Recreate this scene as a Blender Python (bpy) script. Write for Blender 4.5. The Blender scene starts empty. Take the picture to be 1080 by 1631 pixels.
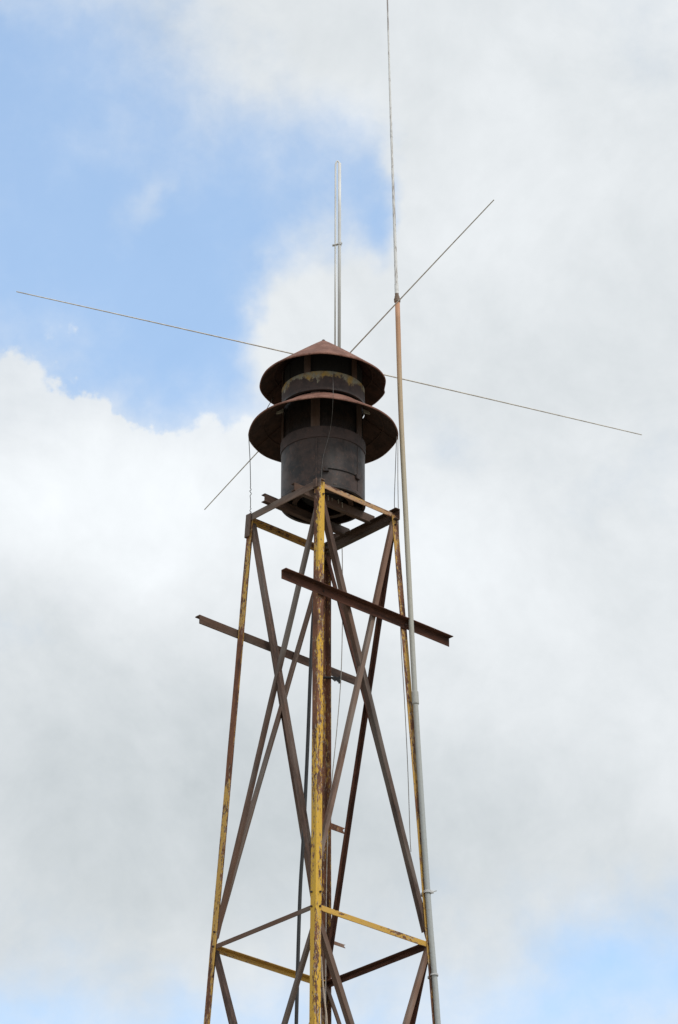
import bpy, bmesh, math, random
from mathutils import Vector, Matrix
random.seed(7)
PI = math.pi
scene = bpy.context.scene
col = scene.collection

# ------------------------------------------------------------------ camera
cam_data = bpy.data.cameras.new('camera')
cam = bpy.data.objects.new('camera', cam_data)
col.objects.link(cam)
cam_data.sensor_fit = 'VERTICAL'
cam_data.sensor_height = 36.0
cam_data.lens = 6350.5 / 1631.0 * 36.0
cam_data.clip_start = 0.1
cam_data.clip_end = 20000.0
CAM_PITCH, CAM_YAW, CAM_ROLL = 0.47949, 0.00457, -0.00183
cam.matrix_world = (Matrix.Translation((0.0, -31.2206, 1.6)) @ Matrix.Rotation(-CAM_YAW, 4, 'Z')
                    @ Matrix.Rotation(PI / 2 + CAM_PITCH, 4, 'X') @ Matrix.Rotation(-CAM_ROLL, 4, 'Z'))
scene.camera = cam

# ------------------------------------------------------------------ node helpers
class NT:
    def __init__(s, tree):
        s.t = tree; s.n = tree.nodes; s.l = tree.links
    def new(s, kind, **kw):
        n = s.n.new(kind)
        for k, v in kw.items(): setattr(n, k, v)
        return n
    def put(s, sock, v):
        if v is None: return
        if hasattr(v, 'is_linked') or hasattr(v, 'links'): s.l.new(v, sock)
        else: sock.default_value = v
    def math(s, op, a, b=None, c=None, clamp=False):
        n = s.new('ShaderNodeMath', operation=op, use_clamp=clamp)
        for i, v in enumerate((a, b, c)): s.put(n.inputs[i], v)
        return n.outputs[0]
    def vmath(s, op, a, b=None, scale=None):
        n = s.new('ShaderNodeVectorMath', operation=op)
        s.put(n.inputs[0], a); s.put(n.inputs[1], b)
        if scale is not None: s.put(n.inputs['Scale'], scale)
        return n.outputs['Value'] if op in ('LENGTH', 'DISTANCE', 'DOT_PRODUCT') else n.outputs['Vector']
    def noise(s, vec, scale, detail=4.0, rough=0.55, out='Fac', dist=0.0):
        n = s.new('ShaderNodeTexNoise')
        s.put(n.inputs['Vector'], vec); n.inputs['Scale'].default_value = scale
        n.inputs['Detail'].default_value = detail; n.inputs['Roughness'].default_value = rough
        n.inputs['Distortion'].default_value = dist
        return n.outputs[0] if out == 'Fac' else n.outputs[1]
    def smooth(s, v, a, b, lo=0.0, hi=1.0):
        n = s.new('ShaderNodeMapRange', interpolation_type='SMOOTHSTEP')
        s.put(n.inputs['Value'], v); s.put(n.inputs['From Min'], a); s.put(n.inputs['From Max'], b)
        n.inputs['To Min'].default_value = lo; n.inputs['To Max'].default_value = hi
        return n.outputs[0]
    def mix(s, f, a, b, blend='MIX'):
        n = s.new('ShaderNodeMix', data_type='RGBA', blend_type=blend)
        s.put(n.inputs[0], f)
        for i, v in ((6, a), (7, b)):
            if isinstance(v, tuple) and len(v) == 3: v = (*v, 1.0)
            s.put(n.inputs[i], v)
        return n.outputs[2]
    def attr(s, name):
        n = s.new('ShaderNodeAttribute', attribute_type='OBJECT', attribute_name=name)
        return n.outputs['Fac']

# ------------------------------------------------------------------ sky and light
SUN_EL, SUN_AZ = math.radians(52), math.radians(138)
world = bpy.data.worlds.new('World'); scene.world = world; world.use_nodes = True
W = NT(world.node_tree); W.n.clear()
sky = W.new('ShaderNodeTexSky', sky_type='NISHITA', sun_disc=False, sun_elevation=SUN_EL, sun_rotation=SUN_AZ,
            altitude=100.0, air_density=1.0, dust_density=0.25, ozone_density=0.35)
bg_sky = W.new('ShaderNodeBackground'); W.put(bg_sky.inputs[0], W.mix(1.0, sky.outputs[0], (0.97, 1.075, 1.06), 'MULTIPLY')); bg_sky.inputs[1].default_value = 0.126
d = W.vmath('NORMALIZE', W.new('ShaderNodeTexCoord').outputs['Generated'])
sp = W.new('ShaderNodeSeparateXYZ'); W.put(sp.inputs[0], d)
az = W.math('ARCTAN2', sp.outputs[0], sp.outputs[1])
el = W.math('ARCSINE', sp.outputs[2])
cb = W.new('ShaderNodeCombineXYZ')
W.put(cb.inputs[0], W.math('MULTIPLY', W.math('SUBTRACT', az, 0.0046), 8.87))
W.put(cb.inputs[1], W.math('MULTIPLY', W.math('SUBTRACT', el, 0.4795), 10.0))
warp = W.vmath('SCALE', W.vmath('SUBTRACT', W.noise(d, 26.0, 5.0, 0.55, 'Color'), (0.5, 0.5, 0.5)), scale=0.42)
fine = W.vmath('SCALE', W.vmath('SUBTRACT', W.noise(d, 110.0, 6.0, 0.6, 'Color'), (0.5, 0.5, 0.5)), scale=0.20)
S0 = W.vmath('MULTIPLY', W.vmath('ADD', cb.outputs[0], warp), (1.0, 1.0, 0.0))
S1 = W.vmath('MULTIPLY', W.vmath('ADD', S0, fine), (1.0, 1.0, 0.0))

def cloud_bank(S, lst, total):
    """lst: azimuth/elevation centres (in 0.1-rad units about the camera heading), half-widths, weight"""
    for (x, y, rx, ry, w) in lst:
        q = W.vmath('MULTIPLY', W.vmath('SUBTRACT', S, (x, y, 0.0)), (1 / rx, 1 / ry, 0.0))
        f = W.smooth(W.vmath('LENGTH', q), 1.0, 0.0)
        total = W.math('MULTIPLY_ADD', f, w, total)
    return total
n_big = W.noise(d, 9.0, 5.0, 0.5)
n_mid = W.noise(d, 34.0, 6.0, 0.58)
n_fin = W.noise(W.vmath('ADD', d, W.vmath('SCALE', warp, scale=0.05)), 85.0, 7.0, 0.62)
base = W.math('ADD', 0.66, W.math('ADD', W.math('MULTIPLY', W.math('SUBTRACT', n_big, 0.5), 0.9),
                                  W.math('MULTIPLY_ADD', W.math('SUBTRACT', n_mid, 0.5), 0.85, W.math('MULTIPLY', W.math('SUBTRACT', n_fin, 0.5), 0.45))))
# gaps of clear sky (negative) and banks of thin cloud (positive)
soft = [(-0.62, 0.80, 0.95, 0.62, -0.80), (-0.74, 0.50, 0.80, 0.50, -0.85), (-0.28, 0.55, 0.50, 0.55, -0.62),
        (0.00, 0.82, 0.40, 0.34, -0.62), (-0.85, 1.14, 0.65, 0.50, -0.95), (-0.30, 0.30, 0.30, 0.30, -0.55),
        (0.13, 0.72, 0.12, 0.26, -0.35), (0.32, 0.19, 0.16, 0.12, -0.30), (-0.12, 0.24, 0.16, 0.12, -0.3),
        (0.74, -1.18, 0.62, 0.32, -0.85), (-0.60, -1.42, 1.0, 0.38, -0.95), (0.25, -1.36, 0.55, 0.30, -0.60),
        (0.12, 1.26, 0.70, 0.30, 0.50), (0.60, 0.60, 0.62, 0.85, 0.6), (-0.30, -0.60, 0.9, 0.6, 0.6), (0.45, -0.45, 0.9, 0.65, 0.6),
        (-0.54, 0.68, 0.13, 0.18, 0.42), (-0.48, 0.78, 0.08, 0.13, 0.36),
        (-0.07, 0.56, 0.22, 0.30, 1.15), (-0.02, 0.40, 0.26, 0.28, 1.0), (0.21, 0.58, 0.16, 0.32, 0.7), (0.24, 0.90, 0.16, 0.30, 0.6), (0.07, 0.80, 0.13, 0.24, -0.30)]
puff = [(-0.86, 0.12, 0.36, 0.40, 1.2), (-0.64, 0.10, 0.30, 0.36, 1.2), (-0.34, -0.02, 0.30, 0.34, 1.2), (-0.14, -0.06, 0.28, 0.30, 1.1), (-0.5, -0.2, 0.8, 0.3, 1.0),
        (-0.46, 0.32, 0.12, 0.20, -0.6), (-0.30, 0.36, 0.16, 0.12, -0.4)]
F = cloud_bank(S0, soft, base)
veil = W.smooth(F, -0.65, 0.80, 0.20, 1.0)
G = cloud_bank(S1, puff, W.math('MULTIPLY', W.math('SUBTRACT', n_mid, 0.5), 0.6))
heap = W.math('MULTIPLY', W.smooth(G, 0.20, 0.42), 0.92)
alpha = W.math('SUBTRACT', 1.0, W.math('MULTIPLY', W.math('SUBTRACT', 1.0, veil), W.math('SUBTRACT', 1.0, heap)))
# brightness of the cloud: sunlit tops, grey bases
lum = W.math('ADD', 0.845, W.math('ADD', W.math('MULTIPLY_ADD', W.math('SUBTRACT', n_mid, 0.5), 0.15, W.math('MULTIPLY', W.math('SUBTRACT', n_fin, 0.5), 0.10)),
                                 W.math('MULTIPLY_ADD', W.math('SUBTRACT', n_big, 0.5), 0.08, W.math('MULTIPLY', W.math('SUBTRACT', W.noise(d, 19.0, 6.0, 0.62, 'Fac', 0.6), 0.5), 0.22))))
lum = cloud_bank(S0, [(-0.58, 0.02, 0.75, 0.45, 0.15), (0.22, -0.12, 0.45, 0.40, 0.12), (-0.45, -0.75, 0.95, 0.75, -0.15),
                      (0.35, -0.85, 0.95, 0.42, -0.09), (0.45, 0.85, 0.6, 0.6, 0.04), (0.45, 0.25, 0.5, 0.3, -0.03), (-0.2, 1.2, 0.6, 0.3, -0.05)], lum)
ccol = W.mix(W.smooth(lum, 0.55, 0.93), (0.875, 0.955, 1.0), (0.930, 0.970, 1.0))
cl = W.vmath('SCALE', ccol, scale=lum)
bg_cl = W.new('ShaderNodeBackground'); W.put(bg_cl.inputs[0], cl); bg_cl.inputs[1].default_value = 0.467
mixs = W.new('ShaderNodeMixShader'); W.put(mixs.inputs[0], alpha); W.put(mixs.inputs[1], bg_sky.outputs[0]); W.put(mixs.inputs[2], bg_cl.outputs[0])
W.put(W.new('ShaderNodeOutputWorld').inputs[0], mixs.outputs[0])

sun_d = bpy.data.lights.new('sun', 'SUN'); sun_d.energy = 1.0; sun_d.angle = math.radians(18); sun_d.color = (1.0, 0.96, 0.9)
sun = bpy.data.objects.new('sun', sun_d); col.objects.link(sun)
to_sun = Vector((math.sin(SUN_AZ) * math.cos(SUN_EL), math.cos(SUN_AZ) * math.cos(SUN_EL), math.sin(SUN_EL)))
sun.rotation_euler = to_sun.to_track_quat('Z', 'Y').to_euler(); sun.location = (20, -20, 40)

vs = scene.view_settings
scene.display_settings.display_device = 'sRGB'
vs.view_transform = 'Standard'; vs.look = 'None'; vs.exposure = 1.1; vs.gamma = 1.0; vs.use_curve_mapping = False

# ------------------------------------------------------------------ materials
def material(name):
    m = bpy.data.materials.new(name); m.use_nodes = True
    t = NT(m.node_tree); t.n.clear()
    b = t.new('ShaderNodeBsdfPrincipled'); o = t.new('ShaderNodeOutputMaterial')
    t.l.new(b.outputs[0], o.inputs[0])
    return m, t, b
def local(t, stretch=(1, 1, 1)):
    """object coordinates, shifted per object so copies do not share one pattern"""
    c = t.new('ShaderNodeTexCoord').outputs['Object']
    r = t.new('ShaderNodeObjectInfo').outputs['Random']
    v = t.vmath('ADD', c, t.vmath('SCALE', (13.7, 7.9, 31.3), scale=r))
    return t.vmath('MULTIPLY', v, stretch)
def bump(t, b, h, strength=0.3, dist=0.003):
    n = t.new('ShaderNodeBump'); n.inputs['Strength'].default_value = strength; n.inputs['Distance'].default_value = dist
    t.put(n.inputs['Height'], h); t.put(b.inputs['Normal'], n.outputs[0])

def rust_tone(t, v, dark=(0.045, 0.026, 0.021), mid=(0.115, 0.058, 0.042), hot=(0.22, 0.085, 0.035), s=1.0):
    a = t.noise(v, 7.0 * s, 6.0, 0.65); b_ = t.noise(v, 31.0 * s, 5.0, 0.7)
    c = t.mix(t.smooth(a, 0.36, 0.62), dark, mid)
    return t.mix(t.math('MULTIPLY', t.smooth(b_, 0.52, 0.75), 0.6), c, hot)

# peeling yellow paint over rust; the object property 'wear' says how much has gone
m_yel, t, b = material('peeling_yellow_paint')
v1 = local(t, (9.0, 9.0, 1.0)); v2 = local(t, (1.0, 1.0, 0.35)); v3 = local(t, (1, 1, 0.5))
f = t.math('ADD', t.math('MULTIPLY', t.noise(v1, 1.6, 5.0, 0.62), 0.52), t.math('MULTIPLY', t.noise(v2, 58.0, 7.0, 0.74), 0.48))
wear = t.math('ADD', t.attr('wear'), t.new('ShaderNodeAttribute', attribute_type='GEOMETRY', attribute_name='wear_v').outputs['Fac'])
fade = t.attr('fade')
k = t.math('SUBTRACT', f, t.math('MULTIPLY_ADD', wear, 0.30, 0.372))
paint = t.smooth(k, -0.006, 0.006)
primer = t.math('MULTIPLY', t.smooth(k, -0.05, -0.012), t.smooth(t.noise(v2, 60.0, 4.0, 0.6), 0.5, 0.6))
yel = t.mix(t.noise(v1, 0.9, 4.0, 0.6), (0.50, 0.275, 0.016), (0.70, 0.44, 0.035))
yel = t.mix(t.math('MULTIPLY', t.smooth(t.noise(v3, 55.0, 5.0, 0.7), 0.56, 0.72), 0.75), yel, (0.20, 0.10, 0.035))
yel = t.mix(t.math('MULTIPLY', t.smooth(t.noise(v1, 2.3, 5.0, 0.65), 0.52, 0.72), 0.5), yel, (0.42, 0.34, 0.17))
rst = rust_tone(t, local(t, (1, 1, 0.4)), (0.085, 0.039, 0.026), (0.20, 0.086, 0.047), (0.34, 0.15, 0.055), 1.6)
rst = t.mix(primer, rst, (0.40, 0.35, 0.29))
yel = t.mix(t.math('MULTIPLY', fade, t.smooth(t.noise(v1, 1.2, 5.0, 0.65), 0.18, 0.46)), yel, (0.40, 0.235, 0.125))
t.put(b.inputs['Base Color'], t.mix(paint, rst, yel))
t.put(b.inputs['Roughness'], t.math('MULTIPLY_ADD', paint, -0.25, 0.85))
b.inputs['Specular IOR Level'].default_value = 0.3
bump(t, b, t.math('ADD', paint, t.math('MULTIPLY', t.noise(v3, 90.0, 4.0, 0.6), 0.6)), 0.5, 0.0012)

# bare weathered steel angle: brown-grey rust with streaks along the bar
m_rust, t, b = material('weathered_rusty_steel')
v = local(t, (1, 1, 0.22)); tone = t.attr('tone')
c = rust_tone(t, v, (0.060, 0.039, 0.032), (0.135, 0.085, 0.066), (0.24, 0.115, 0.062), 1.8)
c = t.mix(t.math('MULTIPLY', t.smooth(t.noise(v, 4.5, 5.0, 0.6), 0.46, 0.62), 0.75), c, (0.175, 0.148, 0.13))
c = t.mix(t.math('MULTIPLY', t.smooth(t.noise(v, 70.0, 3.0, 0.6), 0.58, 0.70), 0.6), c, (0.05, 0.028, 0.022))
c = t.mix(t.math('MULTIPLY', t.smooth(t.noise(v, 110.0, 4.0, 0.7), 0.60, 0.72), 0.5), c, (0.30, 0.25, 0.20))
c = t.mix(t.smooth(t.noise(v, 2.2, 4.0, 0.6), 0.42, 0.60, 0.0, 0.55), c, (0.19, 0.105, 0.068))
c = t.mix(t.smooth(t.noise(v, 3.1, 4.0, 0.6), 0.50, 0.66, 0.0, 0.6), c, (0.20, 0.178, 0.16))
t.put(b.inputs['Base Color'], t.vmath('SCALE', c, scale=t.math('MULTIPLY', tone, t.math('MULTIPLY_ADD', t.noise(local(t, (1, 1, 0.12)), 9.0, 3.0), 0.9, 0.5))))
b.inputs['Roughness'].default_value = 0.82; b.inputs['Specular IOR Level'].default_value = 0.25
bump(t, b, t.noise(v, 60.0, 5.0, 0.7), 0.45, 0.0015)

# redder, darker channel
m_red, t, b = material('red_brown_rust')
v = local(t, (1, 1, 0.3))
t.put(b.inputs['Base Color'], rust_tone(t, v, (0.05, 0.024, 0.017), (0.11, 0.046, 0.03), (0.20, 0.08, 0.04), 1.6))
b.inputs['Roughness'].default_value = 0.85; b.inputs['Specular IOR Level'].default_value = 0.2
bump(t, b, t.noise(v, 60.0, 5.0, 0.7), 0.45, 0.0015)

# sirens's sheet metal: dark brown scale, soft grey bloom, streaks running down
m_drum, t, b = material('dark_siren_sheet_metal')
v = local(t, (1, 1, 0.18)); vv = local(t)
c = rust_tone(t, vv, (0.008, 0.0055, 0.005), (0.047, 0.027, 0.021), (0.12, 0.055, 0.034), 0.9)
c = t.mix(t.math('MULTIPLY', t.smooth(t.noise(v, 9.0, 5.0, 0.6), 0.50, 0.70), 0.45), c, (0.046, 0.040, 0.038))
c = t.mix(t.math('MULTIPLY', t.smooth(t.noise(vv, 38.0, 4.0, 0.7), 0.6, 0.75), 0.35), c, (0.10, 0.085, 0.07))
t.put(b.inputs['Base Color'], c)
t.put(b.inputs['Roughness'], t.math('MULTIPLY_ADD', t.noise(vv, 14.0), 0.35, 0.33)); b.inputs['Specular IOR Level'].default_value = 0.35
bump(t, b, t.math('ADD', t.noise(vv, 11.0, 3.0), t.math('MULTIPLY', t.noise(vv, 80.0, 4.0, 0.7), 0.25)), 0.35, 0.004)

# band between the ports: scraps of yellow-grey paint clinging to the upper edge
m_band, t, b = material('siren_band_with_paint_scraps')
oc = t.new('ShaderNodeTexCoord').outputs['Object']; s_ = t.new('ShaderNodeSeparateXYZ'); t.put(s_.inputs[0], oc)
c = rust_tone(t, oc, (0.030, 0.019, 0.017), (0.056, 0.034, 0.029), (0.09, 0.042, 0.03), 1.1)
edge = t.math('ADD', s_.outputs[2], t.math('MULTIPLY_ADD', t.math('SUBTRACT', t.noise(t.vmath('MULTIPLY', oc, (1, 1, 0.5)), 4.0, 3.0, 0.6), 0.5), 0.30, t.math('MULTIPLY', t.math('SUBTRACT', t.noise(t.vmath('MULTIPLY', oc, (1, 1, 0.6)), 30.0, 6.0, 0.75), 0.5), 0.20)))
pm = t.smooth(edge, t.attr('paint_from'), t.math('ADD', t.attr('paint_from'), 0.020))
pc = t.mix(t.smooth(t.noise(oc, 12.0, 4.0, 0.6), 0.42, 0.6), (0.24, 0.22, 0.16), (0.34, 0.21, 0.05))
pc = t.mix(t.math('MULTIPLY', t.smooth(t.noise(oc, 26.0, 5.0, 0.7), 0.5, 0.65), 0.8), pc, (0.16, 0.10, 0.05))
t.put(b.inputs['Base Color'], t.mix(pm, c, pc)); b.inputs['Roughness'].default_value = 0.75
bump(t, b, t.math('ADD', pm, t.noise(oc, 40.0, 5.0, 0.7)), 0.4, 0.002)

# hoods: pinkish brown rust
m_hood, t, b = material('pink_brown_hood_rust')
v = local(t)
c = rust_tone(t, v, (0.15, 0.068, 0.048), (0.25, 0.127, 0.094), (0.33, 0.205, 0.16), 1.2)
c = t.mix(t.math('MULTIPLY', t.smooth(t.noise(v, 55.0, 4.0, 0.7), 0.50, 0.66), 0.7), c, (0.07, 0.034, 0.026))
c = t.mix(t.math('MULTIPLY', t.smooth(t.noise(v, 5.0, 5.0, 0.6), 0.55, 0.7), 0.5), c, (0.10, 0.05, 0.04))
t.put(b.inputs['Base Color'], c); b.inputs['Roughness'].default_value = 0.8; b.inputs['Specular IOR Level'].default_value = 0.25
bump(t, b, t.noise(v, 30.0, 6.0, 0.7), 0.4, 0.003)
# the hoods' underside: same rust as the top, shade put into the colour
m_under, t, b = material('shaded_hood_underside')
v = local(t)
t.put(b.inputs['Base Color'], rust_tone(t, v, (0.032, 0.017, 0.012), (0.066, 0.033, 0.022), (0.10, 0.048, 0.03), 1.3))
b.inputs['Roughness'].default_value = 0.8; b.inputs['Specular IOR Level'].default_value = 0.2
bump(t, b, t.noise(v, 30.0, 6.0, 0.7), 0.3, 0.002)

def plain(name, colour, rough=0.6, metal=0.0, scale=30.0, vary=0.35, dark=None, stretch=(1, 1, 1)):
    m, t, b = material(name); v = local(t, stretch)
    dk = dark or tuple(c * (1 - vary) for c in colour)
    t.put(b.inputs['Base Color'], t.mix(t.smooth(t.noise(v, scale, 5.0, 0.65), 0.35, 0.65), dk, colour))
    b.inputs['Roughness'].default_value = rough; b.inputs['Metallic'].default_value = metal
    bump(t, b, t.noise(v, scale * 2, 4.0, 0.6), 0.2, 0.001)
    return m
m_black = plain('black_rotor_iron', (0.008, 0.007, 0.006), 0.9)
m_wire = plain('grey_fence_wire', (0.16, 0.15, 0.14), 0.6)
m_pale_wire = plain('pale_insulated_wire', (0.42, 0.38, 0.34), 0.6)
m_cable = plain('black_rubber_cable', (0.012, 0.012, 0.013), 0.5)
m_rope = plain('pale_braided_rope', (0.55, 0.45, 0.36), 0.9, scale=120)
m_alu = plain('weathered_aluminium', (0.74, 0.74, 0.72), 0.45, 0.0, 25, 0.2, stretch=(1, 1, 0.1))
m_rad = plain('dull_radial_rod', (0.66, 0.62, 0.55), 0.5, 0.0, 20, 0.3, stretch=(1, 1, 0.2))
m_clamp = plain('bright_galvanised_clamp', (0.66, 0.66, 0.65), 0.4, 0.3)
m_white = plain('white_ferrule', (0.78, 0.78, 0.77), 0.5)
m_tan = plain('rusty_tan_fitting', (0.22, 0.15, 0.105), 0.7)
m_pale = plain('chalky_paint_scrap', (0.42, 0.38, 0.30), 0.85, scale=40, vary=0.5)
m_conc = plain('grey_concrete', (0.36, 0.35, 0.33), 0.9, scale=12)

# conduit pipe: grey, with rust-orange staining along its top length
m_pipe, t, b = material('stained_grey_conduit')
oc = t.new('ShaderNodeTexCoord').outputs['Object']; s_ = t.new('ShaderNodeSeparateXYZ'); t.put(s_.inputs[0], oc)
h = t.math('ADD', s_.outputs[2], t.math('MULTIPLY', t.math('SUBTRACT', t.noise(t.vmath('MULTIPLY', oc, (9, 9, 1)), 2.0, 4.0), 0.5), 0.7))
r_ = t.new('ShaderNodeValToRGB'); t.put(r_.inputs[0], t.math('MULTIPLY', t.math('SUBTRACT', h, 15.0), 0.2))
e = r_.color_ramp.elements; e[0].position = 0.0; e[0].color = (0.36, 0.38, 0.375, 1); e[1].position = 1.0; e[1].color = (0.44, 0.21, 0.115, 1)
for p, c_ in ((0.38, (0.40, 0.39, 0.34, 1)), (0.62, (0.42, 0.37, 0.27, 1)), (0.82, (0.45, 0.33, 0.20, 1)), (0.90, (0.47, 0.27, 0.15, 1))):
    q = e.new(p); q.color = c_
c = t.mix(t.math('MULTIPLY', t.smooth(t.noise(oc, 45.0, 5.0, 0.7), 0.5, 0.7), 0.35), r_.outputs[0], (0.24, 0.2, 0.16))
t.put(b.inputs['Base Color'], c); b.inputs['Roughness'].default_value = 0.6
# fibreglass whip: white gel coat worn to grey lengths
m_whip, t, b = material('worn_fibreglass')
v = local(t, (6, 6, 1))
c = t.mix(t.smooth(t.noise(v, 1.7, 4.0, 0.6), 0.42, 0.5), (0.30, 0.27, 0.26), (0.66, 0.66, 0.65))
t.put(b.inputs['Base Color'], t.mix(t.smooth(t.noise(v, 14.0, 3.0), 0.55, 0.65), c, (0.36, 0.33, 0.31))); b.inputs['Roughness'].default_value = 0.55

m_ground, t, b = material('pale_gravel_ground')
v = t.new('ShaderNodeTexCoord').outputs['Object']
c = t.mix(t.smooth(t.noise(v, 0.12, 6.0, 0.6), 0.35, 0.65), (0.16, 0.15, 0.11), (0.27, 0.245, 0.20))
t.put(b.inputs['Base Color'], t.mix(t.smooth(t.noise(v, 3.0, 6.0, 0.7), 0.4, 0.7), c, (0.20, 0.18, 0.14))); b.inputs['Roughness'].default_value = 0.95

# ------------------------------------------------------------------ object helpers
def obj(name, bm, mat, parent=None, smooth=False, mw=None, **props):
    bmesh.ops.recalc_face_normals(bm, faces=bm.faces[:])
    me = bpy.data.meshes.new(name); bm.to_mesh(me); bm.free()
    if smooth:
        for p in me.polygons: p.use_smooth = True
    for m in (mat if isinstance(mat, (list, tuple)) else [mat]): me.materials.append(m)
    o = bpy.data.objects.new(name, me); col.objects.link(o)
    if parent is not None: o.parent = parent
    if mw is not None: o.matrix_local = mw
    for k_, v_ in props.items(): o[k_] = v_
    return o
def sharp(o, deg=35):
    me = o.data
    for p in me.polygons: p.use_smooth = True
    me.set_sharp_from_angle(angle=math.radians(deg))
    return o
def thing(name, label, cat, loc=(0, 0, 0), group=None):
    o = bpy.data.objects.new(name, None); col.objects.link(o); o.location = loc
    o.empty_display_size = 0.3; o['label'] = label; o['category'] = cat
    if group: o['group'] = group
    return o
def tag(o, label, cat, group=None):
    o['label'] = label; o['category'] = cat
    if group: o['group'] = group
    return o

def sweep(profile, length, n=1, wob=0.0, seed=0):
    """closed 2-D profile swept along local z, with slight lengthwise unevenness"""
    rnd = random.Random(seed); bm = bmesh.new(); rings = []
    ph = [rnd.uniform(0, 6.28) for _ in range(4)]
    for i in range(n + 1):
        z = length * i / n; u = z
        dx = wob * (math.sin(1.3 * u + ph[0]) + 0.5 * math.sin(3.9 * u + ph[1])); dy = wob * (math.sin(1.7 * u + ph[2]) + 0.5 * math.sin(4.3 * u + ph[3]))
        j = wob * 0.5
        rings.append([bm.verts.new((x + dx + rnd.uniform(-j, j), y + dy + rnd.uniform(-j, j), z)) for x, y in profile])
    m = len(profile)
    for a, b_ in zip(rings, rings[1:]):
        for i in range(m): bm.faces.new((a[i], a[(i + 1) % m], b_[(i + 1) % m], b_[i]))
    bm.faces.new(rings[0]); bm.faces.new(rings[-1])
    return bm
def angle_profile(w, w2, t_):
    c = t_ * 0.35
    return [(c, 0), (w - c, 0), (w, c), (w, t_), (t_, t_), (t_, w2), (c, w2), (0, w2 - c), (0, c)]
def channel_profile(h, w, t_):
    return [(0, 0), (w, 0), (w, t_), (t_, t_), (t_, h - t_), (w, h - t_), (w, h), (0, h)]
def frame(p0, xdir, ydir, zdir):
    M = Matrix((xdir, ydir, zdir)).transposed().to_4x4(); M.translation = p0
    return M
def angle(name, p0, p1, xd, yd, w, t_, mat, parent, w2=None, wob=0.0015, **props):
    """steel angle whose heel runs p0-p1; one flange lies towards xd, the other towards yd"""
    p0, p1 = Vector(p0), Vector(p1); z = (p1 - p0); L = z.length; z.normalize()
    x = Vector(xd); x = (x - z * x.dot(z)).normalized()
    y = z.cross(x)
    flip = y.dot(Vector(yd)) < 0
    prof = angle_profile(w, w2 or w, t_)
    if flip: prof = [(a, -b_) for a, b_ in prof]
    bm = sweep(prof, L, max(2, int(L * 4)), wob, int(abs(p0.x * 7919 + p1.z * 104729 + p1.y * 1299)) % 9999)
    return obj(name, bm, mat, parent, mw=frame(p0, x, y, z), **props)
def channel(name, p0, p1, up, wdir, h, w, t_, mat, parent, **props):
    p0, p1 = Vector(p0), Vector(p1); z = (p1 - p0); L = z.length; z.normalize()
    y = Vector(up); y = (y - z * y.dot(z)).normalized(); x = y.cross(z)
    prof = channel_profile(h, w, t_)
    if x.dot(Vector(wdir)) < 0: prof = [(-a, b_) for a, b_ in prof]
    return obj(name, sweep(prof, L, max(2, int(L * 4)), 0.0012, len(name)), mat, parent, mw=frame(p0, x, y, z), **props)

def tube_bm(pts, r, seg=8, bm=None, cap=True):
    bm = bm or bmesh.new(); pts = [Vector(p) for p in pts]; n = len(pts)
    rs = r if isinstance(r, (list, tuple)) else [r] * n
    rings = []; nrm = None
    for i, p in enumerate(pts):
        tn = (pts[min(i + 1, n - 1)] - pts[max(i - 1, 0)]).normalized()
        if nrm is None: nrm = tn.orthogonal().normalized()
        nrm = (nrm - tn * nrm.dot(tn)).normalized(); bn = tn.cross(nrm)
        rings.append([bm.verts.new(p + (nrm * math.cos(2 * PI * k_ / seg) + bn * math.sin(2 * PI * k_ / seg)) * rs[i]) for k_ in range(seg)])
    for a, b_ in zip(rings, rings[1:]):
        for i in range(seg): bm.faces.new((a[i], a[(i + 1) % seg], b_[(i + 1) % seg], b_[i]))
    if cap: bm.faces.new(rings[0]); bm.faces.new(rings[-1])
    return bm
def spline(pts, n=8):
    pts = [Vector(p) for p in pts]; out = []
    P = [pts[0] * 2 - pts[1]] + pts + [pts[-1] * 2 - pts[-2]]
    for i in range(1, len(P) - 2):
        for k_ in range(n):
            u = k_ / n; a, b_, c_, d_ = P[i - 1], P[i], P[i + 1], P[i + 2]
            out.append(0.5 * ((2 * b_) + (c_ - a) * u + (2 * a - 5 * b_ + 4 * c_ - d_) * u * u + (3 * b_ - a - 3 * c_ + d_) * u ** 3))
    out.append(pts[-1]); return out
def lathe_bm(profile, seg=96, close=False, a0=0.0, a1=2 * PI, fn=None):
    bm = bmesh.new(); full = abs(a1 - a0 - 2 * PI) < 1e-6; ns = seg if full else seg + 1
    rows = []
    for (r, z) in profile:
        if r < 1e-6: rows.append([bm.verts.new((0, 0, z))]); continue
        row = []
        for i in range(ns):
            a = a0 + (a1 - a0) * i / seg
            p = Vector((r * math.cos(a), r * math.sin(a), z))
            row.append(bm.verts.new(fn(p, a, r) if fn else p))
        rows.append(row)
    prs = list(zip(rows, rows[1:])) + ([(rows[-1], rows[0])] if close else [])
    for A, B in prs:
        for i in range(seg):
            j = (i + 1) % ns
            if len(A) == 1 and len(B) == 1: continue
            if len(A) == 1: bm.faces.new((A[0], B[i], B[j]))
            elif len(B) == 1: bm.faces.new((A[i], A[j], B[0]))
            else: bm.faces.new((A[i], A[j], B[j], B[i]))
    if not full and close:
        bm.faces.new([r_[0] for r_ in rows]); bm.faces.new([r_[-1] for r_ in rows])
    return bm
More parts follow.
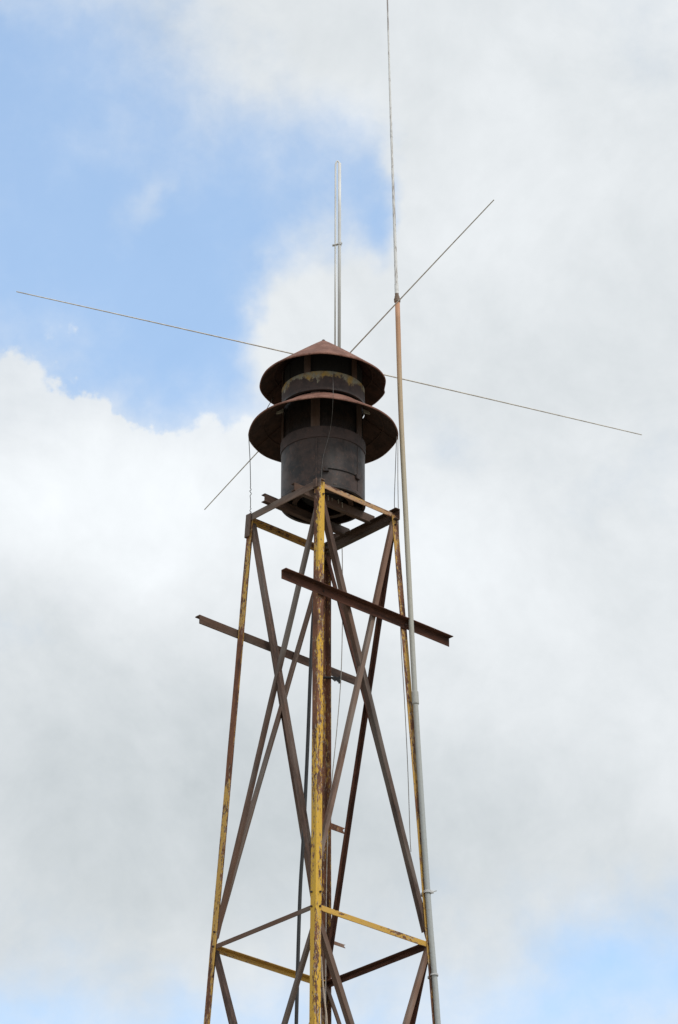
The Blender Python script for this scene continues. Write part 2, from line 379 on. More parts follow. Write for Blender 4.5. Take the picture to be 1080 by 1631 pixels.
def box_bm(sx, sy, sz, bm=None, M=None, bev=0.0):
    b2 = bmesh.new(); bmesh.ops.create_cube(b2, size=1.0)
    for v_ in b2.verts: v_.co = Vector((v_.co.x * sx, v_.co.y * sy, v_.co.z * sz))
    if bev: bmesh.ops.bevel(b2, geom=b2.edges[:], offset=bev, segments=1, affect='EDGES')
    if M is not None: bmesh.ops.transform(b2, matrix=M, verts=b2.verts[:])
    if bm is None: return b2
    me = bpy.data.meshes.new('tmp'); b2.to_mesh(me); b2.free(); bm.from_mesh(me); bpy.data.meshes.remove(me)
    return bm

# ------------------------------------------------------------------ ground
bm = bmesh.new(); R = 6000.0
ring = [bm.verts.new((R * math.cos(2 * PI * i / 64), R * math.sin(2 * PI * i / 64), 0.0)) for i in range(64)]; bm.faces.new(ring)
g = obj('ground', bm, m_ground); g['kind'] = 'structure'

# ------------------------------------------------------------------ the tower
ROT = -0.0500; Z1, Z2, H1, H2 = 17.776, 13.763, 0.6617, 0.929
RINGS = [Z1, Z2, 10.0, 6.3, 2.9]
ANG = {'N': -PI / 2, 'L': PI, 'R': 0.0, 'B': PI / 2}          # near, left, right and back corner
def corner(k_, z):
    h_ = H1 + (H2 - H1) * (Z1 - z) / (Z1 - Z2); a = ANG[k_] + ROT
    return Vector((h_ * math.cos(a), h_ * math.sin(a), z))
def side(a, b_):
    """unit vector along the face a-b, and the inward normal of that (slightly leaning) face"""
    A, B, A2 = corner(a, Z1), corner(b_, Z1), corner(a, Z2)
    e_ = (B - A).normalized(); n_ = e_.cross(A2 - A).normalized()
    if n_.dot(A) > 0: n_ = -n_
    return e_, n_
tower = thing('steel_tower', 'tall tapering steel angle tower, yellow paint peeling to rust, carrying the siren', 'tower')
LEG_W, LEG_T = 0.066, 0.007
nb = {'N': ('L', 'R'), 'L': ('B', 'N'), 'R': ('N', 'B'), 'B': ('R', 'L')}
leg_lab = {'N': 'front corner leg, bright yellow paint with long rust streaks', 'L': 'left corner leg, half yellow and half bare rust',
           'R': 'right corner leg, dull yellow paint beside the grey pipe', 'B': 'rear corner leg seen from its hollow inner side, dark'}
def lerp_table(tab, z):
    if z <= tab[0][0]: return tab[0][1]
    for (za, va), (zb_, vb) in zip(tab, tab[1:]):
        if z <= zb_: return va + (vb - va) * (z - za) / (zb_ - za)
    return tab[-1][1]
# how far the paint has gone, by height, on the first and the second flange of each leg
WEAR = {'N': ([(0, .4), (13.2, .30), (14.6, .24), (15.0, .45), (15.5, .62), (16.2, .74), (16.9, .72), (17.1, .50), (17.8, .56)],
              [(0, .4), (13.0, .50), (13.4, .36), (14.6, .30), (14.9, .46), (15.3, .38), (16.3, .30), (16.6, .62), (16.9, .60), (17.05, .20), (17.8, .18)]),
        'L': ([(0, .5), (20, .5)], [(0, .5), (13.3, .64), (13.7, .30), (14.7, .28), (15.1, .52), (15.5, .80), (16.6, .78), (16.8, .35), (17.3, .32), (17.7, .6)]),
        'R': ([(0, .5), (13.7, .58), (14.0, .42), (14.8, .36), (15.1, .62), (15.3, .42), (16.6, .36), (16.8, .66), (17.4, .62), (17.6, .3)], [(0, .5), (20, .5)]),
        'B': ([(0, .66), (20, .66)], [(0, .66), (20, .66)])}
for k_ in 'NLRB':
    top = Z1 + (0.03 if k_ == 'N' else 0.0)
    o = angle('leg', corner(k_, 0.0), corner(k_, top), side(k_, nb[k_][0])[0], side(k_, nb[k_][1])[0], LEG_W, LEG_T, m_yel, tower, wob=0.001, wear=0.0, fade={'N': 0.12, 'L': 0.4, 'R': 0.45, 'B': 0.3}[k_], label=leg_lab[k_])
    at = o.data.attributes.new('wear_v', 'FLOAT', 'POINT')
    for i, v_ in enumerate(o.data.vertices):
        ta, tb = WEAR[k_]; xf = max(0.0, min(1.0, (v_.co.x - abs(v_.co.y)) / LEG_W * 0.5 + 0.5)); z = v_.co.z
        at.data[i].value = lerp_table(ta, z) * xf + lerp_table(tb, z) * (1 - xf)
    c0 = corner(k_, 0.0)
    obj('foot_plate', box_bm(0.24, 0.24, 0.02, bev=0.004), m_rust, tower, mw=Matrix.Translation((c0.x, c0.y, 0.012)), tone=1.0)

# horizontal rings: face -> (vertical flange, material, wear/tone, outside?)
def ring_strut(a, b_, z, w, w2, mat, outside, val, drop=0.0, ext=(0, 0), down=True):
    e_, n_ = side(a, b_); A, B = corner(a, z - drop), corner(b_, z - drop)
    off = -n_ * 0.001 if outside else n_ * (LEG_T + 0.001)
    inset = 0.0 if outside else 0.012
    p0 = A + off + e_ * (inset - ext[0]); p1 = B + off - e_ * (inset - ext[1])
    zdir = Vector((0, 0, -1 if down else 1))
    if outside:   # vertical flange hangs flat against the outside of the legs, other flange lies on top pointing inwards
        return angle('ring_strut', p0 - n_ * 0.008, p1 - n_ * 0.008, zdir, n_, w, 0.007, mat, tower, w2=w2, wear=val, tone=val)
    return angle('ring_strut', p0, p1, zdir, n_, w, 0.006, mat, tower, w2=w2, wear=val, tone=val)
ring_strut('L', 'N', Z1, 0.070, 0.05, m_rust, True, 1.15, drop=-0.035, ext=(0.0, 0.03))
ring_strut('N', 'R', Z1, 0.048, 0.05, m_yel, False, 0.36, drop=-0.025)['fade'] = 1.0
ring_strut('B', 'L', Z1, 0.052, 0.05, m_yel, False, 0.30)['fade'] = 0.6
e_, n_ = side('B', 'R')
channel('ring_channel', corner('B', Z1 - 0.050) + n_ * 0.012 - e_ * 0.04, corner('R', Z1 - 0.050) + n_ * 0.012 + e_ * 0.035, (0, 0, 1), n_, 0.105, 0.05, 0.008, m_rust, tower, tone=0.66)
for i, z in enumerate(RINGS[1:]):
    ring_strut('L', 'N', z, 0.042, 0.05, m_rust, False, 1.0)
    ring_strut('N', 'R', z, 0.050, 0.05, m_yel, False, 0.26)['fade'] = 0.35
    ring_strut('B', 'L', z, 0.050, 0.05, m_yel, False, 0.12)['fade'] = 0.45
    ring_strut('B', 'R', z, 0.050, 0.05, m_red, False, 0.8)

# crossed braces.  heel: which edge of the in-plane flange carries the standing flange (+1 towards b, -1 towards a)
def brace(a, b_, za, zb, w, heel, layer, tone, mat=None, down_a=0.05, down_b=0.05):
    e_, n_ = side(a, b_)
    s_a, s_b = (-1, 1) if za > zb else (1, -1)
    A = corner(a, za + s_a * down_a) + e_ * 0.030; B = corner(b_, zb + s_b * down_b) - e_ * 0.030
    off = n_ * (LEG_T + 0.002 + 0.0075 * layer)
    d_ = (B - A).normalized(); q = n_.cross(d_)
    if q.dot(e_) * heel > 0: q = -q          # flange runs from the heel away from the 'heel' side
    sh = -q * (w / 2)
    return angle('brace', A + off + sh, B + off + sh, q, n_, w, 0.0065, mat or m_rust, tower, wob=0.0018, tone=tone)
levels = RINGS + [0.0]
for i, (zt, zb) in enumerate(zip(levels, levels[1:])):
    brace('L', 'N', zt, zb, 0.045, +1, 1, 1.05, down_b=0.12)
    brace('L', 'N', zb, zt, 0.038, +1, 0, 1.0, down_b=0.14, down_a=0.07)
    brace('N', 'R', zt, zb, 0.050, -1, 1, 0.8, down_b=0.10)
    brace('N', 'R', zb, zt, 0.042, -1, 0, 1.15, down_a=0.30 if i == 0 else 0.08)
    brace('B', 'L', zt, zb, 0.055, +1, 0, 0.95)
    brace('B', 'L', zb, zt, 0.045, +1, 1, 0.95)
    brace('B', 'R', zt, zb, 0.044, +1, 1, 0.7, m_red if i == 0 else None)
    brace('B', 'R', zb, zt, 0.040, -1, 0, 0.75, m_red)

# two long angle arms bolted across opposite faces
def arm(a, b_, p0, p1, mat, tone, lab):
    e_, n_ = side(a, b_)
    o = angle('cross_arm', Vector(p0) - n_ * 0.026, Vector(p1) - n_ * 0.026, (0, 0, -1), -n_, 0.085, 0.008, mat, tower, w2=0.062, tone=tone)
    o['label'] = lab
arm('N', 'R', (-0.368, -1.024, 16.735), (1.089, 0.316, 16.745), m_red, 1.0, 'red-brown angle arm across the front face, sticking out both ways')
arm('L', 'B', (-1.041, -0.268, 16.700), (0.357, 1.015, 16.700), m_rust, 0.75, 'grey-brown angle arm across the rear face, sticking out left')

# beams under the siren
eNR, nNR = side('N', 'R'); eNL = side('N', 'L')[0]
Nn = corner('N', Z1); side_len = (corner('R', Z1) - Nn).length
for tt, e0, e1 in ((0.32, 0.02, 0.0), (0.67, 0.075, 0.0)):
    s0 = Nn + eNL * (tt * side_len) - eNR * e0 + Vector((0, 0, 0.004 if tt > 0.5 else 0.006))
    channel('support_beam', s0 + Vector((0, 0, 0.034)), s0 + eNR * (side_len + e0 + e1) + Vector((0, 0, 0.034)), (0, 0, 1), eNL, 0.075, 0.045, 0.007, m_rust, tower, tone=0.72)
for k_, u in enumerate((0.26, 0.31, 0.39, 0.44, 0.52, 0.57)):   # pale wire ends clipped along the front beam
    b0 = Nn + eNL * (0.32 * side_len) + eNR * (side_len * u) - eNL * 0.004 + Vector((0, 0, 0.112 - 0.012 * (k_ % 2)))
    obj('wire_clip', tube_bm([b0, b0 - eNL * 0.010 + Vector((0, 0, 0.006)), b0 - eNL * 0.012 - Vector((0, 0, 0.022 + 0.012 * (k_ % 3)))], 0.0035, 6), m_pale, tower)
# corner plates and stubs
cL = corner('L', Z1); eLN = side('L', 'N')[0]; nLN = side('L', 'N')[1]; eLB, nLB = side('L', 'B')
angle('corner_plate', cL - nLN * 0.020 - nLB * 0.004 + Vector((0, 0, 0.035)), cL + (corner('L', Z1 - 0.19) - cL) - nLN * 0.020 - nLB * 0.004, eLN, eLB, 0.066, 0.007, m_rust, tower, tone=0.95)
cN = corner('N', Z1)
bm = box_bm(0.052, 0.014, 0.085, bev=0.005)
Mx = frame(cN - side('N', 'L')[1] * 0.017 + eNL * 0.034 + Vector((0, 0, 0.002)), eNL, eNL.cross(Vector((0, 0, 1))) * -1, Vector((0, 0, 1)))
obj('corner_plate', bm, m_rust, tower, mw=Mx, tone=1.2)
cB = corner('B', Z1 - 0.13)
obj('leg_sleeve', tube_bm([cB - Vector((0, 0.035, 0.0)), cB - Vector((0, 0.033, -0.075))], 0.036, 14), m_rust, tower, tone=0.75)
# torn tabs on the rear leg
def tab(p, lx, hz, notch, mat, val):
    bm = bmesh.new(); t_ = 0.006
    pr = [(0, 0), (lx, 0.0), (lx - notch * 0.6, hz * 0.3), (lx - notch, hz * 0.55), (lx - notch * 0.5, hz * 0.8), (lx, hz), (0, hz * 1.1)]
    f_ = [bm.verts.new((x, 0, z)) for x, z in pr]; k2 = [bm.verts.new((x, t_, z)) for x, z in pr]
    bm.faces.new(f_); bm.faces.new(k2[::-1])
    for i in range(len(pr)): bm.faces.new((f_[i], f_[(i + 1) % len(pr)], k2[(i + 1) % len(pr)], k2[i]))
    e2 = side('L', 'B')[0]
    return obj('torn_tab', bm, mat, tower, mw=frame(Vector(p), e2, Vector((0, 0, 1)).cross(e2), Vector((0, 0, 1))), wear=val, tone=val)
tab(corner('B', 15.125) + side('B', 'R')[1] * 0.012 - side('L', 'B')[0] * 0.01 + Vector((0, 0, 0.05)), 0.245, 0.055, 0.03, m_yel, 0.72)
tab(corner('B', 14.04) + side('B', 'R')[1] * 0.012 - side('L', 'B')[0] * 0.01 + Vector((0, 0, 0.10)), 0.245, 0.030, 0.02, m_rust, 1.3)
# bolts
bolt_me = None
def bolt(p, nrm):
    global bolt_me
    if bolt_me is None:
        bm = tube_bm([(0, 0, 0), (0, 0, 0.009)], 0.0095, 6)
        tube_bm([(0, 0, 0.009), (0, 0, 0.016)], 0.006, 6, bm)
        bolt_me = bpy.data.meshes.new('bolt'); bm.to_mesh(bolt_me); bm.free(); bolt_me.materials.append(m_rust)
    o = bpy.data.objects.new('bolt', bolt_me); col.objects.link(o); o.parent = tower; o['tone'] = 0.55
    o.matrix_local = Matrix.Translation(p) @ Vector(nrm).to_track_quat('Z', 'Y').to_matrix().to_4x4()
for (a, b_) in (('N', 'L'), ('N', 'R'), ('L', 'N'), ('R', 'N')):
    e2, n2 = side(a, b_)
    for z in (Z1 - 0.10, Z2 + 0.11, Z2 - 0.02):
        bolt(corner(a, z) + e2 * 0.045 - n2 * 0.0005, -n2)
e2, n2 = side('N', 'R')
for p in ((corner('N', 16.70), 0.035), (corner('R', 16.70), -0.035)):
    bolt(p[0] + e2 * p[1] - n2 * 0.0215 + Vector((0, 0, -0.01)), -n2)
# black clamp on the rear leg, where the rear arm crosses
cl_p = corner('B', 16.545)
bm = tube_bm([cl_p + Vector((-0.05, -0.055, 0)), cl_p + Vector((0.062, -0.045, 0.0))], 0.011, 8)
for dx, dz, s_ in ((0.075, -0.008, 0.018), (0.10, -0.014, 0.016), (0.124, 0.002, 0.012), (0.116, -0.040, 0.012)):
    box_bm(s_ * 2.0, s_, s_ * 2.0, bm, Matrix.Translation(cl_p + Vector((dx, -0.045, dz))) @ Matrix.Rotation(0.5 * dx * 20, 4, 'Y'))
tube_bm([cl_p + Vector((0.06, -0.045, 0)), cl_p + Vector((0.127, -0.045, 0.004))], 0.006, 6, bm)
tube_bm([cl_p + Vector((0.07, -0.045, -0.004)), cl_p + Vector((0.119, -0.045, -0.044))], 0.006, 6, bm)
obj('cable_clamp', bm, m_cable, tower)

# ------------------------------------------------------------------ the siren
SZ = 17.892      # underside of the siren, resting on the two beams
siren = thing('siren', 'dark rusted double-hooded civil defence siren drum standing on the tower top', 'siren', (0, 0, SZ))
def zz(z): return z - SZ
RD = 0.372
ZR_L, ZT_L = 18.6255, 18.835      # lower hood: rim, throat
ZR_U, ZA_U = 19.1261, 19.572      # upper hood: rim, apex
ZP_L, ZP_U = 18.498, 19.055       # sills of the lower and upper ports
def dent(p, a, r):
    w_ = 1 + 0.004 * math.sin(5 * a + 0.6) + 0.003 * math.sin(11 * a)
    return Vector((p.x * w_, p.y * w_, p.z + (0.006 * math.sin(3 * a + 1.0) + 0.003 * math.sin(7 * a)) * (r / 0.6) ** 2))
def dent_u(p, a, r):
    q = dent(p, a, r)
    aa = (a + PI) % (2 * PI) - PI
    k_ = math.exp(-((aa - 0.05) / 0.16) ** 2) * max(0, (r - 0.40) / 0.167)
    return Vector((q.x * (1 - 0.045 * k_), q.y * (1 - 0.045 * k_), q.z - 0.035 * k_))
# body drum: open-bottomed shell with a rolled foot
o = obj('drum', lathe_bm([(RD - 0.012, zz(18.495)), (RD, zz(18.488)), (RD, 0.03), (RD + 0.006, 0.022), (RD + 0.006, 0.0), (RD - 0.02, 0.0), (RD - 0.02, 0.03), (RD - 0.012, 0.05)], 96, close=True), m_drum, siren)
sharp(o)
o = obj('drum_band', lathe_bm([(RD + 0.0015, zz(18.385)), (RD + 0.0075, zz(18.387)), (RD + 0.0075, zz(18.494)), (RD + 0.0015, zz(18.4965))], 96, close=True), m_band, siren, paint_from=0.640)
sharp(o)
seam = box_bm(0.012, 0.016, 0.44, bev=0.002)
obj('drum_seam', seam, m_drum, siren, mw=Matrix.Rotation(-PI / 2 - 0.16, 4, 'Z') @ Matrix.Translation((RD, 0, 0.265)))
o = obj('upper_band', lathe_bm([(RD - 0.012, zz(18.86)), (RD, zz(18.86)), (RD, zz(19.05)), (RD - 0.003, zz(ZP_U)), (RD - 0.012, zz(ZP_U))], 96, close=True), m_band, siren, paint_from=zz(18.99)); sharp(o)
o = obj('collar', lathe_bm([(RD + 0.001, zz(18.862)), (RD + 0.008, zz(18.864)), (RD + 0.008, zz(18.884)), (RD + 0.001, zz(18.887))], 96, close=True), m_drum, siren); sharp(o)
for k_ in range(5):
    for z0, z1, a0, w_ in ((18.497, 18.845, -PI / 2 - 0.19, 0.082), (19.054, 19.262, -PI / 2 - 0.40, 0.062)):
        a = a0 + k_ * 2 * PI / 5; da = w_ / RD / 2
        obj('port_post', lathe_bm([(RD - 0.012, zz(z0)), (RD - 0.001, zz(z0)), (RD - 0.001, zz(z1)), (RD - 0.012, zz(z1))], 6, close=True, a0=a - da, a1=a + da), m_rust, siren, tone=0.62)
def rotor(z0, z1):
    bm = lathe_bm([(0.0, zz(z0)), (0.347, zz(z0)), (0.347, zz(z1)), (0.0, zz(z1))], 40)
    for k_ in range(12):
        a = 2 * PI * k_ / 12
        box_bm(0.010, 0.02, z1 - z0 - 0.02, bm, Matrix.Rotation(a, 4, 'Z') @ Matrix.Translation((0.346, 0, zz((z0 + z1) / 2))))
    obj('rotor', bm, m_black, siren)
rotor(18.43, 18.82); rotor(19.0, 19.245)
# fine wire screen inside the lower ports
bm = bmesh.new(); rs = RD - 0.0165; z0, z1 = zz(18.49), zz(18.85)
for k_ in range(190):
    a = 2 * PI * k_ / 190; da = 0.0013 / rs
    bm.faces.new([bm.verts.new((rs * math.cos(x), rs * math.sin(x), z)) for x, z in ((a - da, z0), (a + da, z0), (a + da, z1), (a - da, z1))])
n_r = int((z1 - z0) / 0.012)
for j in range(n_r):
    z = z0 + (j + 0.5) * 0.012
    for k_ in range(72):
        a, b2 = 2 * PI * k_ / 72, 2 * PI * (k_ + 1) / 72
        bm.faces.new([bm.verts.new(((rs - 0.0015) * math.cos(x), (rs - 0.0015) * math.sin(x), zq)) for x, zq in ((a, z - 0.0013), (b2, z - 0.0013), (b2, z + 0.0013), (a, z + 0.0013))])
obj('wire_screen', bm, m_drum, siren, kind='stuff')
# hoods: sheet cones with a rolled lip, shade-coloured underside, ring seam and radial seams
def hood(name, pts, fn, seam_r, lab):
    r1, zr = pts[-1]
    top = obj(name, lathe_bm(pts + [(r1 + 0.004, zr - 0.008), (r1 + 0.002, zr - 0.016), (r1 - 0.006, zr - 0.016)], 120, fn=fn), m_hood, siren, label=lab); sharp(top, 50)
    lin = [(max(r - 0.004, 0.0), z - 0.012) for r, z in pts]; lin[-1] = (r1 - 0.006, zr - 0.0155)
    o2 = obj('hood_underside', lathe_bm(lin, 120, fn=fn), m_under, top); sharp(o2, 50)
    zs = None
    for (ra, za), (rb, zb) in zip(lin, lin[1:]):
        if ra <= seam_r <= rb: zs = za + (zb - za) * (seam_r - ra) / (rb - ra)
    bm = bmesh.new(); ringpts = [Vector((seam_r * math.cos(2 * PI * i / 96), seam_r * math.sin(2 * PI * i / 96), zs - 0.002)) for i in range(97)]
    ringpts = [fn(p, 2 * PI * i / 96, seam_r) for i, p in enumerate(ringpts)]
    obj('seam_ring', tube_bm(ringpts, 0.0055, 6, bm), m_under, top)
    for a in (2.72, 0.2, -1.3):
        path = [fn(Vector((r * math.cos(a), r * math.sin(a), z - 0.002)), a, r) for r, z in lin if r > RD - 0.03]
        obj('radial_seam', tube_bm(path, 0.005, 6), m_under, top)
    return top
pl = [(RD + 0.0 + (0.666 - RD) * i / 8, zz(ZT_L + (ZR_L - ZT_L) * ((i / 8) ** 0.96))) for i in range(9)]
hood('lower_hood', pl, dent, 0.535, 'lower conical hood, wider of the two, pinkish brown rust')
pu = [(0.0, zz(ZA_U)), (0.016, zz(ZA_U) - 0.001), (0.035, zz(ZA_U) - 0.014)]
for i in range(1, 11):
    u = i / 10; r = 0.035 + (0.571 - 0.035) * u
    pu.append((r, zz(ZA_U) - 0.014 + (ZR_U - ZA_U + 0.014) * (u ** 1.03)))
hood('upper_hood', pu, dent_u, 0.445, 'upper conical cap hood with a bent right rim')
obj('cap_knob', lathe_bm([(0.0, zz(ZA_U) + 0.012), (0.012, zz(ZA_U) + 0.011), (0.017, zz(ZA_U) + 0.004), (0.017, zz(ZA_U) - 0.012)], 12), m_drum, siren)
# gussets between drum and lower hood
for a in (-0.28, PI + 0.28, PI / 2):
    bm = bmesh.new(); pr = [(RD + 0.002, zz(18.812)), (RD + 0.062, zz(18.775)), (RD + 0.058, zz(18.755)), (RD + 0.002, zz(18.778))]
    A_ = [bm.verts.new((r, -0.012, z)) for r, z in pr]; B_ = [bm.verts.new((r, 0.012, z)) for r, z in pr]
    bm.faces.new(A_); bm.faces.new(B_[::-1])
    for i in range(4): bm.faces.new((A_[i], A_[(i + 1) % 4], B_[(i + 1) % 4], B_[i]))
    obj('hood_gusset', bm, m_pale, siren, mw=Matrix.Rotation(a, 4, 'Z'))
# strap with hooks low on the drum's front
pa = [Vector(((RD + 0.003) * math.cos(a), (RD + 0.003) * math.sin(a), zz(18.075) - 0.004 * math.sin((a + PI / 2) * 3))) for a in [-PI / 2 + 0.12 + 0.78 * i / 14 for i in range(15)]]
obj('strap_rod', tube_bm(pa, 0.0045, 6), m_black, siren)
for a in (-PI / 2 + 0.07, -PI / 2 + 0.93):
    bm = box_bm(0.012, 0.020, 0.055, bev=0.003); box_bm(0.022, 0.05, 0.012, bm, Matrix.Translation((0.006, 0.0, -0.02)), 0.002); box_bm(0.020, 0.012, 0.03, bm, Matrix.Translation((0.006, -0.02, -0.005)), 0.002)
    obj('hook', bm, m_drum, siren, mw=Matrix.Rotation(a, 4, 'Z') @ Matrix.Translation((RD + 0.003, 0, zz(18.065))))
obj('drum_seam', box_bm(0.008, 0.010, 0.44, bev=0.002), m_drum, siren, mw=Matrix.Rotation(-PI / 2 + 0.96, 4, 'Z') @ Matrix.Translation((RD, 0, 0.265)))
# motor and mounting ring inside the open foot
o = obj('motor', lathe_bm([(0.0, 0.07), (0.17, 0.07), (0.19, 0.09), (0.19, 0.42), (0.0, 0.42)], 40), m_black, siren); sharp(o)
obj('mounting_ring', lathe_bm([(0.23, 0.012), (0.27, 0.012), (0.27, 0.02), (0.23, 0.02)], 48, close=True), m_rust, siren, tone=0.7)
for a in (0.3, 1.87, 3.44, 5.0):
    obj('foot_bracket', box_bm(0.16, 0.03, 0.012, bev=0.002), m_rust, siren, mw=Matrix.Rotation(a, 4, 'Z') @ Matrix.Translation((0.30, 0, 0.006 + 0.022)), tone=0.7)

# ------------------------------------------------------------------ ground-plane antenna behind the siren
AX, AY, HUBZ = 0.1449, 0.72, 19.740
ant = thing('ground_plane_antenna', 'pale metal folded antenna mast with four long horizontal rods, behind the siren hood', 'antenna', (AX, AY, 17.87))
zb = 17.87
obj('mast', tube_bm([(0, 0, 0.0), (0, 0, 0.9), (0, 0, HUBZ - zb - 0.03)], 0.020, 14), m_alu, ant, smooth=True)
obj('hub', lathe_bm([(0, HUBZ - zb - 0.05), (0.035, HUBZ - zb - 0.05), (0.04, HUBZ - zb - 0.02), (0.04, HUBZ - zb + 0.02), (0.03, HUBZ - zb + 0.04), (0, HUBZ - zb + 0.045)], 20), m_alu, ant)
top = 21.945 - zb
obj('radiator', tube_bm([(0, 0, HUBZ - zb + 0.04), (0, 0, top - 0.5), (0.0005, 0, top - 0.02)], 0.0155, 12), m_alu, ant, smooth=True)
lp = [(-0.038, 0, HUBZ - zb + 0.03), (-0.038, 0, 20.8 - zb), (-0.037, 0, top - 0.05)]
lp += [(-0.0185 - 0.0185 * math.cos(a), 0, top - 0.05 + 0.055 * math.sin(a)) for a in [PI * i / 8 for i in range(1, 8)]] + [(0.0, 0, top - 0.05)]
obj('folded_rod', tube_bm(lp, 0.0085, 8), m_alu, ant, smooth=True)
bm = box_bm(0.095, 0.03, 0.010, None, Matrix.Translation((-0.020, 0, 21.03 - zb)) @ Matrix.Rotation(-0.28, 4, 'Y'), 0.002)
box_bm(0.035, 0.04, 0.03, bm, Matrix.Translation((0.002, 0, 21.035 - zb)), 0.003)
obj('spacer_clamp', bm, m_clamp, ant)
RA, RL = 0.42634, 3.166
for i in range(4):
    a = RA + i * PI / 2; sag = 0.012
    path = [(RL * s_ * math.cos(a), RL * s_ * math.sin(a), HUBZ - zb - sag * s_ * s_) for s_ in [0.01 + 0.99 * j / 12 for j in range(13)]]
    obj('radial', tube_bm(path, [0.0068 - 0.002 * j / 12 for j in range(13)], 8), m_rad, ant, smooth=True)
bm = box_bm(0.10, 0.02, 0.06, None, Matrix.Translation((-0.02, -0.05, 0.06)), 0.003)
obj('mast_bracket', bm, m_rust, ant, tone=0.8)

# ------------------------------------------------------------------ whip antenna on its pipe at the right corner
PY = -0.085
def pp(x, z, dy=0.0): return Vector((x, PY + dy, z))
pipe_pts = [pp(1.60, 0.0), pp(1.32, 6.0), pp(1.07, 10.8), pp(0.966, 13.04), pp(0.891, 14.21), pp(0.800, 15.99), pp(0.725, 17.89), pp(0.689, 18.90), pp(0.667, 19.93)]
pole = thing('whip_antenna', 'tall thin whip antenna on a grey conduit pipe strapped to the right tower leg', 'antenna', pipe_pts[0])
base0 = Matrix.Translation(-pipe_pts[0])
sp_ = spline(pipe_pts, 6); n_ = len(sp_)
obj('pipe', tube_bm(sp_, [0.0275 - 0.0055 * (p.z / 20.0) for p in sp_], 16), m_pipe, pole, smooth=True, mw=base0)
def along(z):
    for a, b_ in zip(sp_, sp_[1:]):
        if a.z <= z <= b_.z: return a.lerp(b_, (z - a.z) / (b_.z - a.z))
obj('pipe_coupling', tube_bm([along(15.93), along(15.935), along(16.045), along(16.05)], [0.027, 0.0305, 0.0305, 0.027], 16), m_pipe, pole, smooth=False, mw=base0)
c_ = [pp(0.667, 19.93), pp(0.6665, 19.935), pp(0.665, 19.965), pp(0.665, 19.97), pp(0.664, 19.99), pp(0.6635, 19.995), pp(0.662, 20.02)]
obj('pipe_fitting', tube_bm(c_, [0.024, 0.029, 0.030, 0.024, 0.023, 0.019, 0.017], 16), m_tan, pole, mw=base0)
wp = [pp(0.662, 20.02), pp(0.654, 20.35), pp(0.640, 20.95), pp(0.6205, 21.73), pp(0.605, 22.45), pp(0.590, 23.24), pp(0.575, 24.1), pp(0.568, 24.6)]
wsp = spline(wp, 6)
obj('whip', tube_bm(wsp, [0.0165 - 0.0125 * min(1, (p.z - 20.0) / 4.6) ** 0.8 for p in wsp], 12), m_whip, pole, smooth=True, mw=base0)
obj('whip_ferrule', tube_bm([pp(0.662, 20.02), pp(0.6595, 20.12)], 0.0185, 14), m_white, pole, mw=base0)
obj('whip_joint', tube_bm([pp(0.6215, 21.70), pp(0.6195, 21.78)], 0.0125, 12), m_clamp, pole, mw=base0)
def strap(z, leg_in, hh, screw):
    p = along(z); lc = corner('R', z) + Vector((-leg_in, 0.02, 0)); r = 0.0305
    d_ = (lc - p); d_.z = 0; L = d_.length; d_.normalize(); q = Vector((-d_.y, d_.x, 0)); path = []
    for i in range(13):
        a = PI / 2 + PI * i / 12; path.append(p + d_ * (math.cos(a) * r) + q * (math.sin(a) * r))
    for i in range(9):
        a = -PI / 2 + PI * i / 8; path.append(p + d_ * (L + math.cos(a) * r * 0.8) + q * (math.sin(a) * r * 0.8))
    path.append(path[0]); bm = bmesh.new(); rows = []
    for v_ in path: rows.append((bm.verts.new(v_ + Vector((0, 0, -hh))), bm.verts.new(v_ + Vector((0, 0, hh)))))
    for a, b_ in zip(rows, rows[1:]): bm.faces.new((a[0], b_[0], b_[1], a[1]))
    o = obj('strap', bm, m_clamp, pole, mw=base0)
    md = o.modifiers.new('thick', 'SOLIDIFY'); md.thickness = 0.003; md.offset = 1
    if not screw: return
    bm = box_bm(0.03, 0.022, 0.022, None, Matrix.Translation(p + Vector((0.036, -0.012, -0.004))), 0.003); tube_bm([p + Vector((0.03, -0.012, -0.006)), p + Vector((0.075, -0.02, 0.004))], 0.004, 6, bm)
    obj('strap_screw', bm, m_clamp, o)
strap(14.20, 0.035, 0.012, True); strap(13.46, 0.035, 0.007, False)

# ------------------------------------------------------------------ cables and wires
def wire(name, pts, r, mat, label, cat, n=8, seg=6):
    return tag(obj(name, tube_bm(spline(pts, n), r, seg), mat, smooth=True), label, cat)
wire('power_cable', [(0.02, 0.05, 17.95), (-0.03, 0.02, 17.4), (-0.075, 0.0, 16.9), (-0.100, 0.0, 16.33), (-0.125, 0, 15.5), (-0.156, 0, 14.69), (-0.180, 0, 14.18), (-0.203, 0, 13.06), (-0.25, 0, 10.0), (-0.20, 0, 5.0), (-0.15, 0, 0.0)], 0.0165, m_cable,
     'thick black cable hanging down the inside of the tower behind the front leg', 'cable')
wire('antenna_lead', [(0.16, 0.66, 17.86), (0.173, 0.60, 17.80), (0.179, 0.6, 17.3), (0.177, 0.6, 16.99), (0.165, 0.6, 16.50), (0.13, 0.6, 16.0), (0.087, 0.6, 15.50), (0.05, 0.62, 14.9), (0.04, 0.75, 13.5), (0.05, 0.9, 10.0), (0.05, 1.2, 5.0), (0.05, 1.5, 0.0)], 0.0042, m_pale_wire,
     'thin pale wire hanging just right of the rear leg below the platform', 'wire')
wl = [Vector((-0.664, 0.0, 18.60)), Vector((-0.648, 0.0, 18.33)), Vector((-0.641, 0.0, 18.10))]
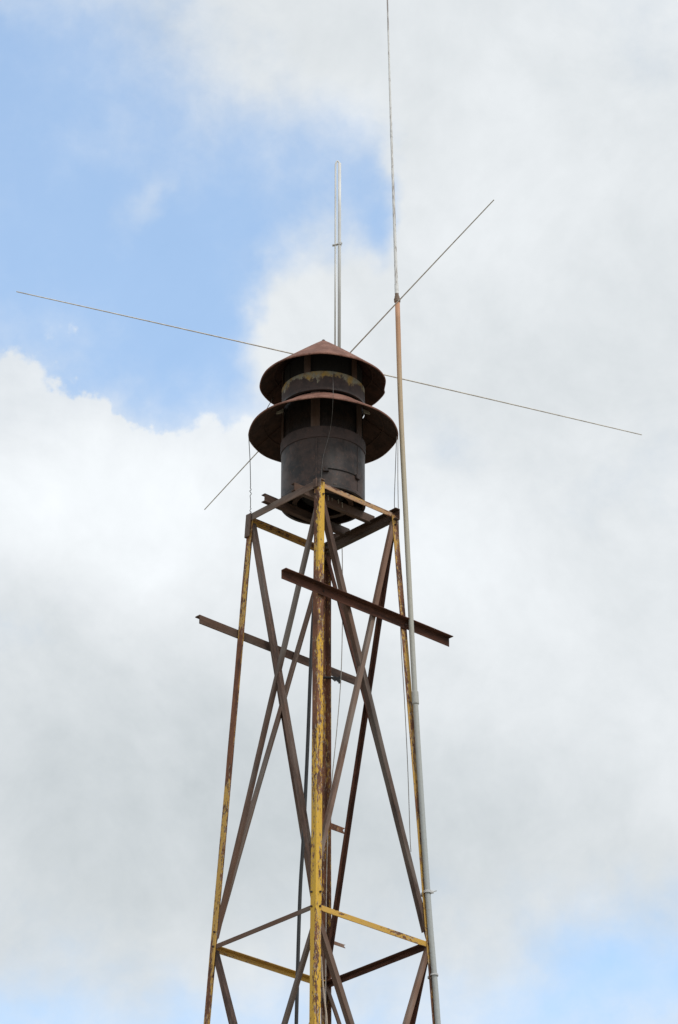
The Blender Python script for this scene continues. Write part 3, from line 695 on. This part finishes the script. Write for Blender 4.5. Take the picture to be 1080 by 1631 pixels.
pts = spline(wl, 6)
for i in range(1, 61):
    u = i / 60; pts.append(Vector((-0.641 + 0.004 * u + (0.0035 + 0.0035 * math.sin(u * 9)) * math.sin(u * 47 + 2 * math.sin(u * 8)) * min(1, u * 6), 0.005 * math.cos(u * 47), 18.10 - 0.33 * u)))
tag(obj('guy_wire', tube_bm(pts, 0.0036, 5), m_wire, smooth=True), 'thin wire with twisted tail from the lower hood to the left tower corner', 'wire')
wire('guy_wire', [(0.655, 0.0, 18.60), (0.642, 0.0, 18.25), (0.632, -0.01, 17.95), (0.634, -0.02, 17.82)], 0.0032, m_wire, 'thin dark wire from the lower hood to the right tower corner', 'wire')
wire('loose_wire', [(0.668, 0.01, 18.6), (0.664, 0.0, 18.2), (0.668, 0.0, 17.7), (0.672, 0.01, 17.1), (0.685, 0, 16.52), (0.708, 0, 16.04), (0.733, 0.0, 15.4), (0.749, 0, 14.75), (0.756, 0, 14.60)], 0.0034, m_pale_wire,
     'thin pale wire dangling beside the right tower leg', 'wire')
wire('hood_wire', [(-0.45, 0.25, 19.13), (-0.54, 0.18, 18.90), (-0.61, 0.10, 18.67)], 0.0034, m_wire, 'short dark wire between the two siren hoods at the left', 'wire')
fw = []
for px, z in ((0.085, 19.05), (0.084, 18.99)): fw.append((px, -(RD + 0.006), z))
fw += [(0.086, -0.40, 18.93), (0.087, -0.675, 18.675), (0.085, -0.672, 18.60), (0.078, -0.55, 18.50), (0.060, -0.42, 18.42), (0.03, -0.392, 18.30), (0.0, -0.388, 18.17), (-0.010, -0.386, 18.05), (-0.012, -0.386, 17.95)]
wire('drape_wire', fw, 0.0018, m_wire, 'thin pale wire draped down the front of the siren drum', 'wire', 6)
wire('rope', [(0.0, -0.60, 13.42), (0.012, -0.56, 13.25), (0.030, -0.55, 13.06), (0.052, -0.55, 12.80), (0.06, -0.55, 12.0), (0.05, -0.55, 9.0), (0.05, -0.55, 0.0)], 0.0075, m_rope,
     'pale rope end beside the front leg at the bottom of the picture', 'rope')
